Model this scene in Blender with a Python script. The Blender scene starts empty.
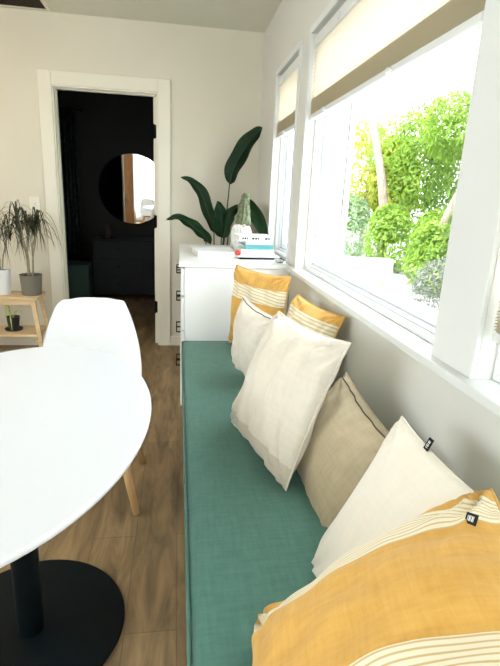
import bpy, bmesh, math, random
from mathutils import Vector, Matrix, noise
from math import sin, cos, pi, radians, exp

S = bpy.context.scene
COL = S.collection

# ------------------------------------------------------------------ camera
yaw, pit, rol = radians(8.89), radians(-15.65), radians(2.65)
fw = Vector((sin(yaw) * cos(pit), cos(yaw) * cos(pit), sin(pit)))
r0 = Vector((cos(yaw), -sin(yaw), 0)); u0 = r0.cross(fw)
rr = r0 * cos(rol) + u0 * sin(rol); uu = -r0 * sin(rol) + u0 * cos(rol)
cd = bpy.data.cameras.new('camera'); cam = bpy.data.objects.new('camera', cd); COL.objects.link(cam)
m = Matrix((rr, uu, -fw)).transposed().to_4x4(); m.translation = Vector((0, 0, 1.30)); cam.matrix_world = m
cd.sensor_fit = 'HORIZONTAL'; cd.sensor_width = 36; cd.lens = 480 / 500 * 36; cd.clip_start = .02
S.camera = cam

# ------------------------------------------------------------------ world, sun, exposure
S.view_settings.view_transform = 'Standard'; S.view_settings.look = 'None'
S.view_settings.gamma = 1; S.view_settings.use_curve_mapping = False
S.view_settings.exposure = 1.75
W = bpy.data.worlds.new('sky'); S.world = W; W.use_nodes = True
bg = W.node_tree.nodes['Background']; bg.inputs[0].default_value = (.93, .97, 1, 1); bg.inputs[1].default_value = 2.6
def light(name, kind, loc, rot, energy, color=(1, 1, 1), **k):
    d = bpy.data.lights.new(name, kind); d.energy = energy; d.color = color
    for a, b in k.items(): setattr(d, a, b)
    o = bpy.data.objects.new(name, d); COL.objects.link(o); o.location = loc; o.rotation_euler = rot
    return o
light('sun', 'SUN', (0, 0, 12), (radians(28), radians(-24), 0), 3.2, (1, .96, .86), angle=radians(.6))

# ------------------------------------------------------------------ helpers
def obj(name, bm, mat=None, parent=None, smooth=False, bevel=0, seg=2, mods=()):
    me = bpy.data.meshes.new(name)
    if smooth:
        for f in bm.faces: f.smooth = True
    bm.to_mesh(me); bm.free()
    o = bpy.data.objects.new(name, me); COL.objects.link(o)
    if mat:
        for x in (mat if isinstance(mat, (list, tuple)) else [mat]): me.materials.append(x)
    if parent: o.parent = parent
    if bevel:
        b = o.modifiers.new('bevel', 'BEVEL'); b.width = bevel; b.segments = seg; b.limit_method = 'ANGLE'; b.angle_limit = radians(40)
    return o
def tag(o, label=None, cat=None, group=None, kind=None):
    if label: o['label'] = label
    if cat: o['category'] = cat
    if group: o['group'] = group
    if kind: o['kind'] = kind
    return o
def thing(name, label, cat, loc=(0, 0, 0), rz=0, group=None, kind=None):
    o = bpy.data.objects.new(name, None); COL.objects.link(o); o.empty_display_size = .05
    o.location = loc; o.rotation_euler = (0, 0, rz)
    return tag(o, label, cat, group, kind)
def struct(name, bm, mat, label, cat, **k):
    return tag(obj(name, bm, mat, **k), label, cat, None, 'structure')
def B(): return bmesh.new()
def box(bm, a, b, mi=0):
    x0, x1 = sorted((a[0], b[0])); y0, y1 = sorted((a[1], b[1])); z0, z1 = sorted((a[2], b[2]))
    v = [bm.verts.new((x, y, z)) for x in (x0, x1) for y in (y0, y1) for z in (z0, z1)]
    for q in ((0, 1, 3, 2), (4, 6, 7, 5), (0, 4, 5, 1), (2, 3, 7, 6), (0, 2, 6, 4), (1, 5, 7, 3)):
        f = bm.faces.new([v[i] for i in q]); f.material_index = mi
    return bm
def bx(a, b): return box(B(), a, b)
def lathe(bm, prof, c=(0, 0, 0), n=40, mi=0, sx=1, sy=1):
    rings = []
    for r, z in prof:
        if r < 1e-5: rings.append([bm.verts.new((c[0], c[1], c[2] + z))])
        else: rings.append([bm.verts.new((c[0] + sx * r * cos(2 * pi * i / n), c[1] + sy * r * sin(2 * pi * i / n), c[2] + z)) for i in range(n)])
    for a, b in zip(rings, rings[1:]):
        for i in range(n):
            j = (i + 1) % n
            if len(a) == 1 and len(b) == 1: continue
            if len(a) == 1: f = bm.faces.new((a[0], b[j], b[i]))
            elif len(b) == 1: f = bm.faces.new((a[i], a[j], b[0]))
            else: f = bm.faces.new((a[i], a[j], b[j], b[i]))
            f.material_index = mi
    bmesh.ops.recalc_face_normals(bm, faces=bm.faces)
    return bm
def tube(bm, pts, rad, n=8, mi=0):
    pts = [Vector(p) for p in pts]
    if not hasattr(rad, '__len__'): rad = [rad] * len(pts)
    rings = []; up = Vector((.31, .17, .93)).normalized()
    for i, p in enumerate(pts):
        t = (pts[min(i + 1, len(pts) - 1)] - pts[max(i - 1, 0)]).normalized()
        s = t.cross(up)
        if s.length < .05: s = t.cross(Vector((1, 0, 0)))
        s.normalize(); w = s.cross(t)
        rings.append([bm.verts.new(p + (s * cos(2 * pi * k / n) + w * sin(2 * pi * k / n)) * rad[i]) for k in range(n)])
    for a, b in zip(rings, rings[1:]):
        for k in range(n):
            f = bm.faces.new((a[k], a[(k + 1) % n], b[(k + 1) % n], b[k])); f.material_index = mi; f.smooth = True
    bm.faces.new(rings[0][::-1]).material_index = mi; bm.faces.new(rings[-1]).material_index = mi
    bmesh.ops.recalc_face_normals(bm, faces=bm.faces)
    return bm
def bez(P, n=16):   # Catmull-Rom through points
    P = [Vector(p) for p in P]; Q = [P[0] * 2 - P[1]] + P + [P[-1] * 2 - P[-2]]; out = []
    m_ = len(P) - 1
    for i in range(n + 1):
        s = i / n * m_; k = min(int(s), m_ - 1); t = s - k
        a, b, c, d = Q[k:k + 4]
        out.append(.5 * ((2 * b) + (c - a) * t + (2 * a - 5 * b + 4 * c - d) * t * t + (3 * b - a - 3 * c + d) * t ** 3))
    return out

# ------------------------------------------------------------------ materials
def mat(name, col, rough=.6, metal=0, spec=.5, **k):
    M = bpy.data.materials.new(name); M.use_nodes = True; p = M.node_tree.nodes['Principled BSDF']
    p.inputs['Base Color'].default_value = (*col, 1); p.inputs['Roughness'].default_value = rough
    p.inputs['Metallic'].default_value = metal; p.inputs['Specular IOR Level'].default_value = spec
    for a, b in k.items(): p.inputs[a.replace('_', ' ')].default_value = b
    return M
def N(M, t, **k):
    n = M.node_tree.nodes.new(t)
    for a, b in k.items():
        if a.startswith('i_'): n.inputs[a[2:].replace('_', ' ')].default_value = b
        else: setattr(n, a, b)
    return n
def Lk(M, a, b): M.node_tree.links.new(a, b)
def P(M): return M.node_tree.nodes['Principled BSDF']
def ramp(M, stops):
    n = N(M, 'ShaderNodeValToRGB'); e = n.color_ramp.elements
    while len(e) < len(stops): e.new(.5)
    for x, (p, c) in zip(e, stops): x.position = p; x.color = (*c, 1)
    return n
def noisy(M, c1, c2, scale=3, detail=4, bump=0, bscale=None, coord='Object', stretch=(1, 1, 1), dist=.002):
    tc = N(M, 'ShaderNodeTexCoord'); mp = N(M, 'ShaderNodeMapping'); mp.inputs['Scale'].default_value = stretch
    Lk(M, tc.outputs[coord], mp.inputs[0])
    nz = N(M, 'ShaderNodeTexNoise', i_Scale=scale, i_Detail=detail); Lk(M, mp.outputs[0], nz.inputs['Vector'])
    rp = ramp(M, [(.3, c1), (.7, c2)]); Lk(M, nz.outputs['Fac'], rp.inputs[0]); Lk(M, rp.outputs[0], P(M).inputs['Base Color'])
    if bump:
        n2 = N(M, 'ShaderNodeTexNoise', i_Scale=bscale or scale * 8, i_Detail=3); Lk(M, mp.outputs[0], n2.inputs['Vector'])
        b = N(M, 'ShaderNodeBump', i_Strength=bump, i_Distance=dist); Lk(M, n2.outputs['Fac'], b.inputs['Height']); Lk(M, b.outputs[0], P(M).inputs['Normal'])
    return M
wall_m = noisy(mat('wall_paint', (.7, .67, .58), .75), (.66, .625, .515), (.68, .645, .535), 2, 2, .08, 220)
wallr_m = noisy(mat('window_wall_paint', (.7, .69, .65), .7), (.66, .65, .60), (.68, .67, .62), 2, 2, .08, 220)
ceil_m = noisy(mat('ceiling_paint', (.7, .69, .62), .8), (.66, .65, .55), (.68, .67, .57), 2, 2)
trim_m = mat('trim_paint', (.76, .73, .62), .45)
white_m = mat('white_trim', (.70, .715, .70), .4)
dark_m = noisy(mat('black_wall_paint', (.012, .013, .012), .7), (.011, .012, .011), (.014, .015, .014), 3)
black_m = mat('black_metal', (.002, .005, .006), .5, spec=.12)
lam_m = mat('white_lacquer', (.77, .80, .87), .28)
shell_m = mat('white_plastic', (.80, .81, .83), .35)
dress_m = mat('dresser_white', (.84, .85, .84), .35)
vinyl_m = mat('vinyl_frame', (.84, .88, .92), .35)
paper_m = mat('book_white', (.85, .86, .87), .45)
page_m = mat('book_pages', (.78, .77, .72), .8)
teal_m = mat('teal_cover', (.12, .42, .46), .45)
red_m = mat('red_cover', (.55, .06, .04), .5)
ink_m = mat('dark_ink', (.012, .014, .018), .7, spec=.2)
wood_m = noisy(mat('pale_pine', (.6, .42, .22), .5), (.62, .44, .23), (.74, .57, .34), 9, 5, .1, 60, stretch=(1, 6, 6))
beech_m = noisy(mat('beech_leg', (.5, .3, .12), .5), (.46, .27, .11), (.58, .37, .17), 9, 5, stretch=(6, 6, 1))
brown_m = noisy(mat('brown_wood', (.3, .15, .05), .4), (.14, .06, .015), (.22, .10, .03), 4, 5, stretch=(6, 6, 1))
pot1_m = mat('taupe_glaze', (.16, .15, .115), .6)
potw_m = mat('white_glaze', (.8, .82, .83), .3)
potb_m = mat('black_plastic', (.02, .02, .02), .5)
soil_m = noisy(mat('soil', (.03, .02, .015), .95), (.02, .014, .01), (.06, .04, .03), 40)
cane_m = noisy(mat('cane_bark', (.3, .25, .16), .8), (.25, .2, .12), (.38, .33, .22), 30, stretch=(1, 1, 3))
dleaf_m = noisy(mat('dracaena_leaf', (.03, .05, .02), .45), (.018, .024, .009), (.05, .06, .024), 8)
sleaf_m = mat('pale_strap_leaf', (.45, .55, .14), .45)

def leafmat(name, c1, c2, tr, w=.4):
    M = bpy.data.materials.new(name); M.use_nodes = True; p = P(M); p.inputs['Roughness'].default_value = .4
    noisy(M, c1, c2, 5 if name[:5] != 'leaf_' else 2.2, 5); p.inputs['Specular IOR Level'].default_value = .25; p.inputs['Roughness'].default_value = .5
    t = N(M, 'ShaderNodeBsdfTranslucent'); t.inputs[0].default_value = (*tr, 1)
    mx = N(M, 'ShaderNodeMixShader'); mx.inputs[0].default_value = w
    Lk(M, p.outputs[0], mx.inputs[1]); Lk(M, t.outputs[0], mx.inputs[2]); Lk(M, mx.outputs[0], M.node_tree.nodes['Material Output'].inputs[0])
    return M
bop_m = leafmat('paddle_leaf', (.003, .016, .006), (.007, .034, .011), (.07, .32, .03), .2)
bops_m = mat('petiole', (.02, .06, .025), .45)

def floor_mat():
    M = mat('oak_planks', (.2, .13, .07), .42)
    tc = N(M, 'ShaderNodeTexCoord'); mp = N(M, 'ShaderNodeMapping'); mp.inputs['Rotation'].default_value = (0, 0, pi / 2)
    Lk(M, tc.outputs['Object'], mp.inputs[0])
    br = N(M, 'ShaderNodeTexBrick', offset=.37, i_Scale=1.0); br.inputs['Brick Width'].default_value = 1.2; br.inputs['Row Height'].default_value = .16
    br.inputs['Mortar Size'].default_value = .0016; br.inputs['Mortar'].default_value = (.17, .115, .065, 1)
    br.inputs['Color1'].default_value = (.225, .155, .078, 1); br.inputs['Color2'].default_value = (.29, .205, .108, 1)
    Lk(M, mp.outputs[0], br.inputs['Vector'])
    m2 = N(M, 'ShaderNodeMapping'); m2.inputs['Scale'].default_value = (7, 1.3, 1); Lk(M, tc.outputs['Object'], m2.inputs[0])
    nz = N(M, 'ShaderNodeTexNoise', i_Scale=2.2, i_Detail=7, i_Roughness=.62, i_Distortion=.7); Lk(M, m2.outputs[0], nz.inputs['Vector'])
    rp = ramp(M, [(.3, (.42, .40, .38)), (.72, (1.6, 1.5, 1.4))]); Lk(M, nz.outputs['Fac'], rp.inputs[0])
    mx = N(M, 'ShaderNodeMix', data_type='RGBA', blend_type='MULTIPLY'); mx.inputs[0].default_value = 1
    Lk(M, br.outputs['Color'], mx.inputs[6]); Lk(M, rp.outputs[0], mx.inputs[7]); Lk(M, mx.outputs[2], P(M).inputs['Base Color'])
    b = N(M, 'ShaderNodeBump', i_Strength=.12, i_Distance=.002); Lk(M, nz.outputs['Fac'], b.inputs['Height']); Lk(M, b.outputs[0], P(M).inputs['Normal'])
    return M
floor_m = floor_mat()

def fabric(name, c1, c2, weave=900, bump=.25, rough=.9):
    M = mat(name, c1, rough, spec=.2); tc = N(M, 'ShaderNodeTexCoord')
    a = N(M, 'ShaderNodeTexNoise', i_Scale=14, i_Detail=6, i_Roughness=.7)
    mp = N(M, 'ShaderNodeMapping'); mp.inputs['Scale'].default_value = (1, 7, 1); Lk(M, tc.outputs['Object'], mp.inputs[0]); Lk(M, mp.outputs[0], a.inputs['Vector'])
    a2 = N(M, 'ShaderNodeTexNoise', i_Scale=14, i_Detail=6, i_Roughness=.7)
    m2 = N(M, 'ShaderNodeMapping'); m2.inputs['Scale'].default_value = (7, 1, 1); Lk(M, tc.outputs['Object'], m2.inputs[0]); Lk(M, m2.outputs[0], a2.inputs['Vector'])
    ad = N(M, 'ShaderNodeMath', operation='ADD'); Lk(M, a.outputs['Fac'], ad.inputs[0]); Lk(M, a2.outputs['Fac'], ad.inputs[1])
    mu = N(M, 'ShaderNodeMath', operation='MULTIPLY'); mu.inputs[1].default_value = .5; Lk(M, ad.outputs[0], mu.inputs[0])
    rp = ramp(M, [(.35, c1), (.65, c2)]); Lk(M, mu.outputs[0], rp.inputs[0]); Lk(M, rp.outputs[0], P(M).inputs['Base Color'])
    n3 = N(M, 'ShaderNodeTexNoise', i_Scale=weave, i_Detail=2); Lk(M, tc.outputs['Object'], n3.inputs['Vector'])
    b = N(M, 'ShaderNodeBump', i_Strength=bump, i_Distance=.001); Lk(M, n3.outputs['Fac'], b.inputs['Height']); Lk(M, b.outputs[0], P(M).inputs['Normal'])
    P(M).inputs['Sheen Weight'].default_value = .15
    return M, rp
teal_f, _ = fabric('teal_canvas', (.072, .178, .150), (.105, .238, .202))
cream_f, _ = fabric('cream_linen', (.66, .61, .52), (.73, .68, .59))
cream2_f, _ = fabric('ivory_cotton', (.77, .72, .63), (.81, .77, .68))
beige_f, _ = fabric('beige_velvet', (.42, .345, .225), (.50, .42, .285), rough=.7)
grey_f, _ = fabric('pale_linen', (.62, .58, .50), (.72, .68, .60))
zip_m = mat('dark_zip', (.08, .05, .035), .6)
def mustard(name, bands, nst, diag=0., axis=1):
    M, rp = fabric(name, (.60, .33, .07), (.72, .43, .12))
    uv = N(M, 'ShaderNodeTexCoord'); sp = N(M, 'ShaderNodeSeparateXYZ'); Lk(M, uv.outputs['UV'], sp.inputs[0])
    tot = None
    for lo, hi in bands:
        a = N(M, 'ShaderNodeMath', operation='GREATER_THAN'); a.inputs[1].default_value = lo; Lk(M, sp.outputs[axis], a.inputs[0])
        b = N(M, 'ShaderNodeMath', operation='LESS_THAN'); b.inputs[1].default_value = hi; Lk(M, sp.outputs[axis], b.inputs[0])
        c = N(M, 'ShaderNodeMath', operation='MULTIPLY'); Lk(M, a.outputs[0], c.inputs[0]); Lk(M, b.outputs[0], c.inputs[1])
        if tot is None: tot = c
        else:
            d = N(M, 'ShaderNodeMath', operation='ADD'); Lk(M, tot.outputs[0], d.inputs[0]); Lk(M, c.outputs[0], d.inputs[1]); tot = d
    lo, hi = bands[0]
    s0 = N(M, 'ShaderNodeMath', operation='MULTIPLY_ADD'); s0.inputs[1].default_value = diag; Lk(M, sp.outputs[1 - axis], s0.inputs[0]); Lk(M, sp.outputs[axis], s0.inputs[2])
    s = N(M, 'ShaderNodeMath', operation='MULTIPLY'); s.inputs[1].default_value = 2 * pi * nst / (hi - lo); Lk(M, s0.outputs[0], s.inputs[0])
    sn = N(M, 'ShaderNodeMath', operation='SINE'); Lk(M, s.outputs[0], sn.inputs[0])
    r2 = ramp(M, [(.62, (.80, .74, .58)), (.95, (.60, .45, .22))])
    ma = N(M, 'ShaderNodeMapRange'); ma.inputs[1].default_value = -1; Lk(M, sn.outputs[0], ma.inputs[0]); Lk(M, ma.outputs[0], r2.inputs[0])
    mx = N(M, 'ShaderNodeMix', data_type='RGBA'); Lk(M, tot.outputs[0], mx.inputs[0]); Lk(M, rp.outputs[0], mx.inputs[6]); Lk(M, r2.outputs[0], mx.inputs[7])
    Lk(M, mx.outputs[2], P(M).inputs['Base Color'])
    return M

def glass_mat():
    M = bpy.data.materials.new('window_glass'); M.use_nodes = True; nt = M.node_tree; nt.nodes.remove(P(M))
    t = N(M, 'ShaderNodeBsdfTransparent'); g = N(M, 'ShaderNodeBsdfGlossy'); g.inputs['Roughness'].default_value = .02
    t.inputs[0].default_value = (.96, .98, .98, 1)
    mx = N(M, 'ShaderNodeMixShader'); mx.inputs[0].default_value = .06
    Lk(M, t.outputs[0], mx.inputs[1]); Lk(M, g.outputs[0], mx.inputs[2]); Lk(M, mx.outputs[0], nt.nodes['Material Output'].inputs[0])
    return M
glass_m = glass_mat()
def trans_mat(name, dc, tc_, w):
    M = bpy.data.materials.new(name); M.use_nodes = True; nt = M.node_tree; nt.nodes.remove(P(M))
    d = N(M, 'ShaderNodeBsdfDiffuse'); d.inputs[0].default_value = (*dc, 1); t = N(M, 'ShaderNodeBsdfTranslucent'); t.inputs[0].default_value = (*tc_, 1)
    mx = N(M, 'ShaderNodeMixShader'); mx.inputs[0].default_value = w
    Lk(M, d.outputs[0], mx.inputs[1]); Lk(M, t.outputs[0], mx.inputs[2]); Lk(M, mx.outputs[0], nt.nodes['Material Output'].inputs[0])
    return M
shade_m = trans_mat('cellular_shade', (.85, .82, .76), (.88, .83, .74), .52)
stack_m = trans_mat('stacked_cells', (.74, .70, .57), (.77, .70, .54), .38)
curt_m = trans_mat('sheer_curtain', (.85, .85, .85), (.85, .85, .85), .5)
mirror_m = mat('mirror_glass', (.92, .93, .93), .01, metal=1)

# ------------------------------------------------------------------ room shell
XR, YD, ZC, XL, YN = .66, 4.18, 2.545, -3.2, -2.4
struct('floor', bx((XL - .1, YN - .1, -.1), (XR + .2, 6.75, 0)), floor_m, 'brown oak plank floor', 'floor')
struct('ceiling', bx((XL - .1, YN - .15, ZC), (XR + .3, 6.75, ZC + .15)), ceil_m, 'pale ceiling over the dining nook', 'ceiling')
DX0, DX1, DZ = -.940, -.174, 2.050
w = B()
box(w, (XL, YD, 0), (DX0 - .02, YD + .12, ZC)); box(w, (DX1 + .02, YD, 0), (XR, YD + .12, ZC)); box(w, (DX0 - .02, YD, DZ + .02), (DX1 + .02, YD + .12, ZC))
struct('wall_back', w, wall_m, 'warm off-white wall around the doorway', 'wall')
w = B(); box(w, (XL - .1, YN, 0), (XL, YD + .12, .7)); box(w, (XL - .1, YN, 2.3), (XL, YD + .12, ZC)); box(w, (XL - .1, YN, .7), (XL, -.9, 2.3)); box(w, (XL - .1, 2.1, .7), (XL, YD + .12, 2.3))
struct('wall_left', w, wall_m, 'wall far to the left with a wide opening added for fill daylight', 'wall')
# near wall with a big window behind the camera
w = B(); box(w, (XL, YN - .12, 0), (-2.0, YN, ZC)); box(w, (.4, YN - .12, 0), (XR, YN, ZC)); box(w, (-2.0, YN - .12, 0), (.4, YN, .25)); box(w, (-2.0, YN - .12, 2.35), (.4, YN, ZC))
struct('wall_near', w, wall_m, 'wall behind the camera with a wide window', 'wall')
# window wall
SZ, TZ = .915, 2.10
SPANS = [(2.87, 3.50), (1.10, 2.62), (-.75, .925)]
w = B(); XO = XR + .15
box(w, (XR, YN, 0), (XO, YD + .12, SZ)); box(w, (XR, YN, TZ), (XO, YD + .12, ZC))
ys = [YD + .12, 3.50, 2.87, 2.62, 1.10, .925, -.75, YN]
for i in range(0, 8, 2): box(w, (XR, ys[i + 1], SZ), (XO, ys[i], TZ))
struct('wall_right', w, wallr_m, 'window wall beside the bench, plain below the sill', 'wall')
struct('windowsill', bx((.622, -.9, .908), (XR + .13, 2.72, .932)), white_m, 'long white windowsill above the bench', 'windowsill', bevel=.003)
# flat white window casings round the openings
def casing(y0, y1, idx, near=True):
    c = B(); t = .012
    if not near:
        box(c, (XR - t, y0, TZ), (XR, y1 + .03, TZ + .035)); box(c, (XR - t, y1, .932), (XR, y1 + .03, TZ)); return c
    box(c, (XR - t, y0 - .03, TZ), (XR, y1 + .03, TZ + .035)); box(c, (XR - t, y1, .932), (XR, y1 + .03, TZ)); box(c, (XR - t, y0 - .03, .932), (XR, y0, TZ))
    return c
# names: trim_n
struct('trim_1', casing(*SPANS[0], 1), white_m, 'white casing round the narrow far window', 'trim', bevel=.002)
struct('trim_2', casing(*SPANS[1], 2, False), white_m, 'white casing round the large picture window', 'trim', bevel=.002)
struct('trim_3', bx((XR - .012, .925, .932), (XR, 1.10, 2.3)), white_m, 'broad flat white post between the large window and the nearest one', 'trim', bevel=.002)
def window(idx, y0, y1, label, z0=.932, sash=.036):
    t = thing('window_%d' % idx, label, 'window', (XR + .06, (y0 + y1) / 2, z0), kind='structure')
    h = TZ - z0; a = (y1 - y0) / 2
    def frame(x0, x1, w_, name, mm, i0=0., bv=.003):
        f = B(); A = a - i0; zt = h - i0; zb = i0
        box(f, (x0, -A, zb), (x1, -A + w_, zt)); box(f, (x0, A - w_, zb), (x1, A, zt))
        box(f, (x0, -A + w_, zb), (x1, A - w_, zb + w_)); box(f, (x0, -A + w_, zt - w_), (x1, A - w_, zt))
        return obj(name, f, mm, t, bevel=bv)
    frame(-.02, .09, .018, 'jamb_liner', white_m)
    frame(.005, .075, .014, 'frame', vinyl_m, .018)
    s = frame(.02, .06, sash, 'sash', vinyl_m, .032, .006)
    i = .032 + sash
    obj('pane', bx((.036, -a + i, i), (.042, a - i, h - i)), glass_m, t)
    return t
window(1, *SPANS[0], 'narrow window at the far end above the white dresser')
window(2, *SPANS[1], 'large picture window above the bench looking onto trees')
window(3, *SPANS[2], 'nearest window at the right edge of the photo')
# exterior cladding board beside the picture window
w = B()
for k in range(3): box(w, (XO + .035 * k, 2.585 + .004 * (k % 2), .3), (XO + .035 * k + .03, 2.72, 2.5))
struct('trim_4', w, white_m, 'white ribbed cladding edge outside the picture window', 'trim', bevel=.003)

# near window (behind camera)
t = thing('window_4', 'wide window with sheer curtains in the wall behind the camera', 'window', (-.8, YN - .06, .25), kind='structure')
f = B()
for x in (-1.2, -.43, .37, 1.15): box(f, (x, -.03, 0), (x + .05, .03, 2.1))
box(f, (-1.2, -.03, 0), (1.2, .03, .05)); box(f, (-1.2, -.03, 2.05), (1.2, .03, 2.1)); obj('frame', f, vinyl_m, t)
obj('pane', bx((-1.15, -.003, .05), (1.15, .003, 2.05)), glass_m, t)

t = thing('window_5', 'wide unseen window added opposite the bench for fill daylight', 'window', (XL - .05, .6, .7), kind='structure')  # off-camera window added so daylight fills the room from the left
f = B()
for y in (-1.5, -.52, .47, 1.45): box(f, (-.03, y, 0), (.03, y + .05, 1.6))
box(f, (-.03, -1.5, 0), (.03, 1.5, .05)); box(f, (-.03, -1.5, 1.55), (.03, 1.5, 1.6)); obj('frame', f, vinyl_m, t)
obj('pane', bx((-.003, -1.45, .05), (.003, 1.45, 1.55)), glass_m, t)

# ceiling vent
t = thing('ceiling_vent', 'dark slatted air vent in a white frame on the ceiling', 'vent', (-1.175, 3.965, ZC - .004))
f = B(); box(f, (-.25, -.19, -.004), (.26, -.165, .004)); box(f, (-.25, .15, -.004), (.26, .175, .004)); box(f, (-.25, -.165, -.004), (-.225, .15, .004)); box(f, (.235, -.165, -.004), (.26, .15, .004))
obj('frame', f, trim_m, t)
obj('duct', bx((-.225, -.165, .001), (.235, .15, .003)), mat('vent_dark', (.03, .022, .016), .8), t)
f = B()
for i in range(14):
    y = -.155 + i * .0225; v = [f.verts.new(p) for p in ((-.222, y, -.003), (.232, y, -.003), (.232, y + .008, .001), (-.222, y + .008, .001))]; f.faces.new(v)
o = obj('slats', f, mat('vent_slat', (.10, .075, .05), .6), t); o.modifiers.new('s', 'SOLIDIFY').thickness = .001

# door casing, jamb, hinges
w = B(); c = .097; yf = YD - .016
box(w, (DX0 - .012 - c, yf, 0), (DX0 - .012, YD, DZ + .012 + c)); box(w, (DX1 + .012, yf, 0), (DX1 + .012 + c, YD, DZ + .012 + c)); box(w, (DX0 - .012, yf, DZ + .012), (DX1 + .012, YD, DZ + .012 + c))
struct('trim_5', w, trim_m, 'flat white casing around the dark doorway', 'door casing', bevel=.003)
w = B()
box(w, (DX0 - .02, YD - .004, 0), (DX0, YD + .13, DZ)); box(w, (DX1, YD - .004, 0), (DX1 + .02, YD + .13, DZ)); box(w, (DX0 - .02, YD - .004, DZ), (DX1 + .02, YD + .13, DZ + .02))
box(w, (DX0, YD + .03, 0), (DX0 + .01, YD + .07, DZ)); box(w, (DX1 - .026, YD + .06, 0), (DX1, YD + .10, DZ)); box(w, (DX0, YD + .03, DZ - .01), (DX1, YD + .07, DZ))
struct('trim_6', w, trim_m, 'white jamb lining the dark doorway', 'door jamb', bevel=.002)
t = thing('door_1', 'white door swung open into the dark room on black hinges', 'door', (DX1 + .002, YD + .135, .01), kind='structure')
obj('leaf', bx((.004, .004, 0), (.044, .74, 2.0)), trim_m, t, bevel=.003)
for z in (1.78, 1.07, .33):
    h = bx((-.028, -.078, z - .055), (-.006, -.074, z + .045)); lathe(h, [(0, -.06), (.006, -.06), (.006, .05), (0, .05)], (-.024, -.082, z), 12)
    obj('hinge', h, black_m, t)
# baseboards
for n_, a, b, lb in (('baseboard_back', (DX1 + .012 + c, YD - .014, 0), (XR, YD, .085), 'white baseboard right of the doorway'),
                     ('baseboard_left', (XL, YD - .014, 0), (DX0 - .012 - c, YD, .085), 'white baseboard left of the doorway')):
    struct(n_, bx(a, b), trim_m, lb, 'baseboard', bevel=.003)

# dark room beyond
struct('wall_far', bx((-2.1, 6.62, 0), (.9, 6.75, ZC)), dark_m, 'black wall of the dark room beyond the door', 'wall')
struct('wall_dark_left', bx((-2.2, YD + .12, 0), (-2.1, 6.75, ZC)), dark_m, 'black side wall of the dark room', 'wall')
struct('wall_dark_right', bx((.82, YD + .30, 0), (.92, 6.75, ZC)), dark_m, 'black right wall of the dark room', 'wall')
w = B(); box(w, (-2.1, YD + .12, 0), (DX0 - .02, YD + .135, ZC)); box(w, (DX1 + .07, YD + .12, 0), (.82, YD + .135, ZC)); box(w, (DX0 - .02, YD + .12, DZ + .02), (DX1 + .07, YD + .135, ZC))
struct('wall_dark_near', w, dark_m, 'black inner face of the doorway wall', 'wall')
struct('ceiling_dark', bx((-2.1, YD + .135, ZC - .02), (.82, 6.62, ZC - .001)), dark_m, 'dark ceiling of the room beyond', 'ceiling')

# switch plate
t = thing('light_switch', 'white light switch plate on the wall above the potted plants', 'light switch', (-1.134, YD, 1.18))
obj('plate', bx((-.04, -.006, -.058), (.04, 0, .058)), trim_m, t, bevel=.002)
obj('toggle', bx((-.006, -.015, -.012), (.006, -.006, .012)), white_m, t, bevel=.002)

# ------------------------------------------------------------------ window shades
def shade(y0, y1, zb, label, zt=2.03):
    t = thing('pleated_blind', label, 'window blind', (XR + .018, (y0 + y1) / 2, zb), group=None)
    a = (y1 - y0) / 2 - .026
    obj('headrail', bx((-.02, -a, zt - zb), (.02, a, TZ - .024 - zb)), white_m, t, bevel=.004)
    def pleat(z0, z1, n, d):
        f = B(); rows = []
        for side in (-1, 1):
            prev = None
            for i in range(2 * n + 1):
                z = z0 + (z1 - z0) * i / (2 * n); x = side * (.004 + (d if i % 2 else 0))
                p = (f.verts.new((x, -a, z)), f.verts.new((x, a, z)))
                if prev: f.faces.new((prev[0], prev[1], p[1], p[0]))
                prev = p
        return f
    nn = max(3, round((zt - zb - .085) / .019))
    obj('pleated_fabric', pleat(.095, zt - zb, nn, .010), shade_m, t)
    obj('gathered_fabric', pleat(.022, .095, 11, .013), stack_m, t)
    obj('bottom_rail', bx((-.017, -a, 0), (.017, a, .022)), white_m, t, bevel=.004)
    n_ = 2 if a > .4 else 1
    for k in range(n_):
        y = 0 if n_ == 1 else (-a * .35, a * .62)[k]; hb = B()
        lathe(hb, [(0, 0), (.007, 0), (.009, .006), (.004, .010), (0, .010)], (-.026, y, .005), 12)
        box(hb, (-.03, y - .014, .002), (-.017, y + .014, .010)); obj('pull_tab', hb, white_m, t)
    hc = B(); box(hc, (-.026, a * .45, zt - zb + .004), (-.02, a * .45 + .02, zt - zb + .03)); obj('clip', hc, white_m, t)
    return t
shade(*SPANS[0], 1.705, 'half-raised cream pleated shade in the narrow far window')
shade(*SPANS[1], 1.700, 'half-raised cream pleated shade across the large picture window')
shade(*SPANS[2], 1.03, 'low-drawn cream pleated shade in the nearest window at the right edge')

# ------------------------------------------------------------------ unseen ceiling lamp, added to warm the left of the back wall
t = thing('warm_fill_lamp', 'added round flush ceiling lamp above the frame, giving warm fill light from the left', 'lamp', (-2.1, 2.9, ZC))
obj('rim', lathe(B(), [(0, 0), (.17, 0), (.17, -.03), (.15, -.03), (.15, -.01), (0, -.01)], (0, 0, -.001), 40), white_m, t)
gl = mat('lit_diffuser', (1, .8, .6), .5); P(gl).inputs['Emission Color'].default_value = (1, .66, .36, 1); P(gl).inputs['Emission Strength'].default_value = 3
obj('diffuser', lathe(B(), [(0, -.075), (.07, -.068), (.12, -.05), (.148, -.02), (.148, -.011), (0, -.011)], (0, 0, 0), 40), gl, t, smooth=True)
lo = light('warm_fill_light', 'POINT', (0, 0, -.16), (0, 0, 0), 4, (1, .70, .42), shadow_soft_size=.08); lo.parent = t  # point light added below the diffuser as warm fill

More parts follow.
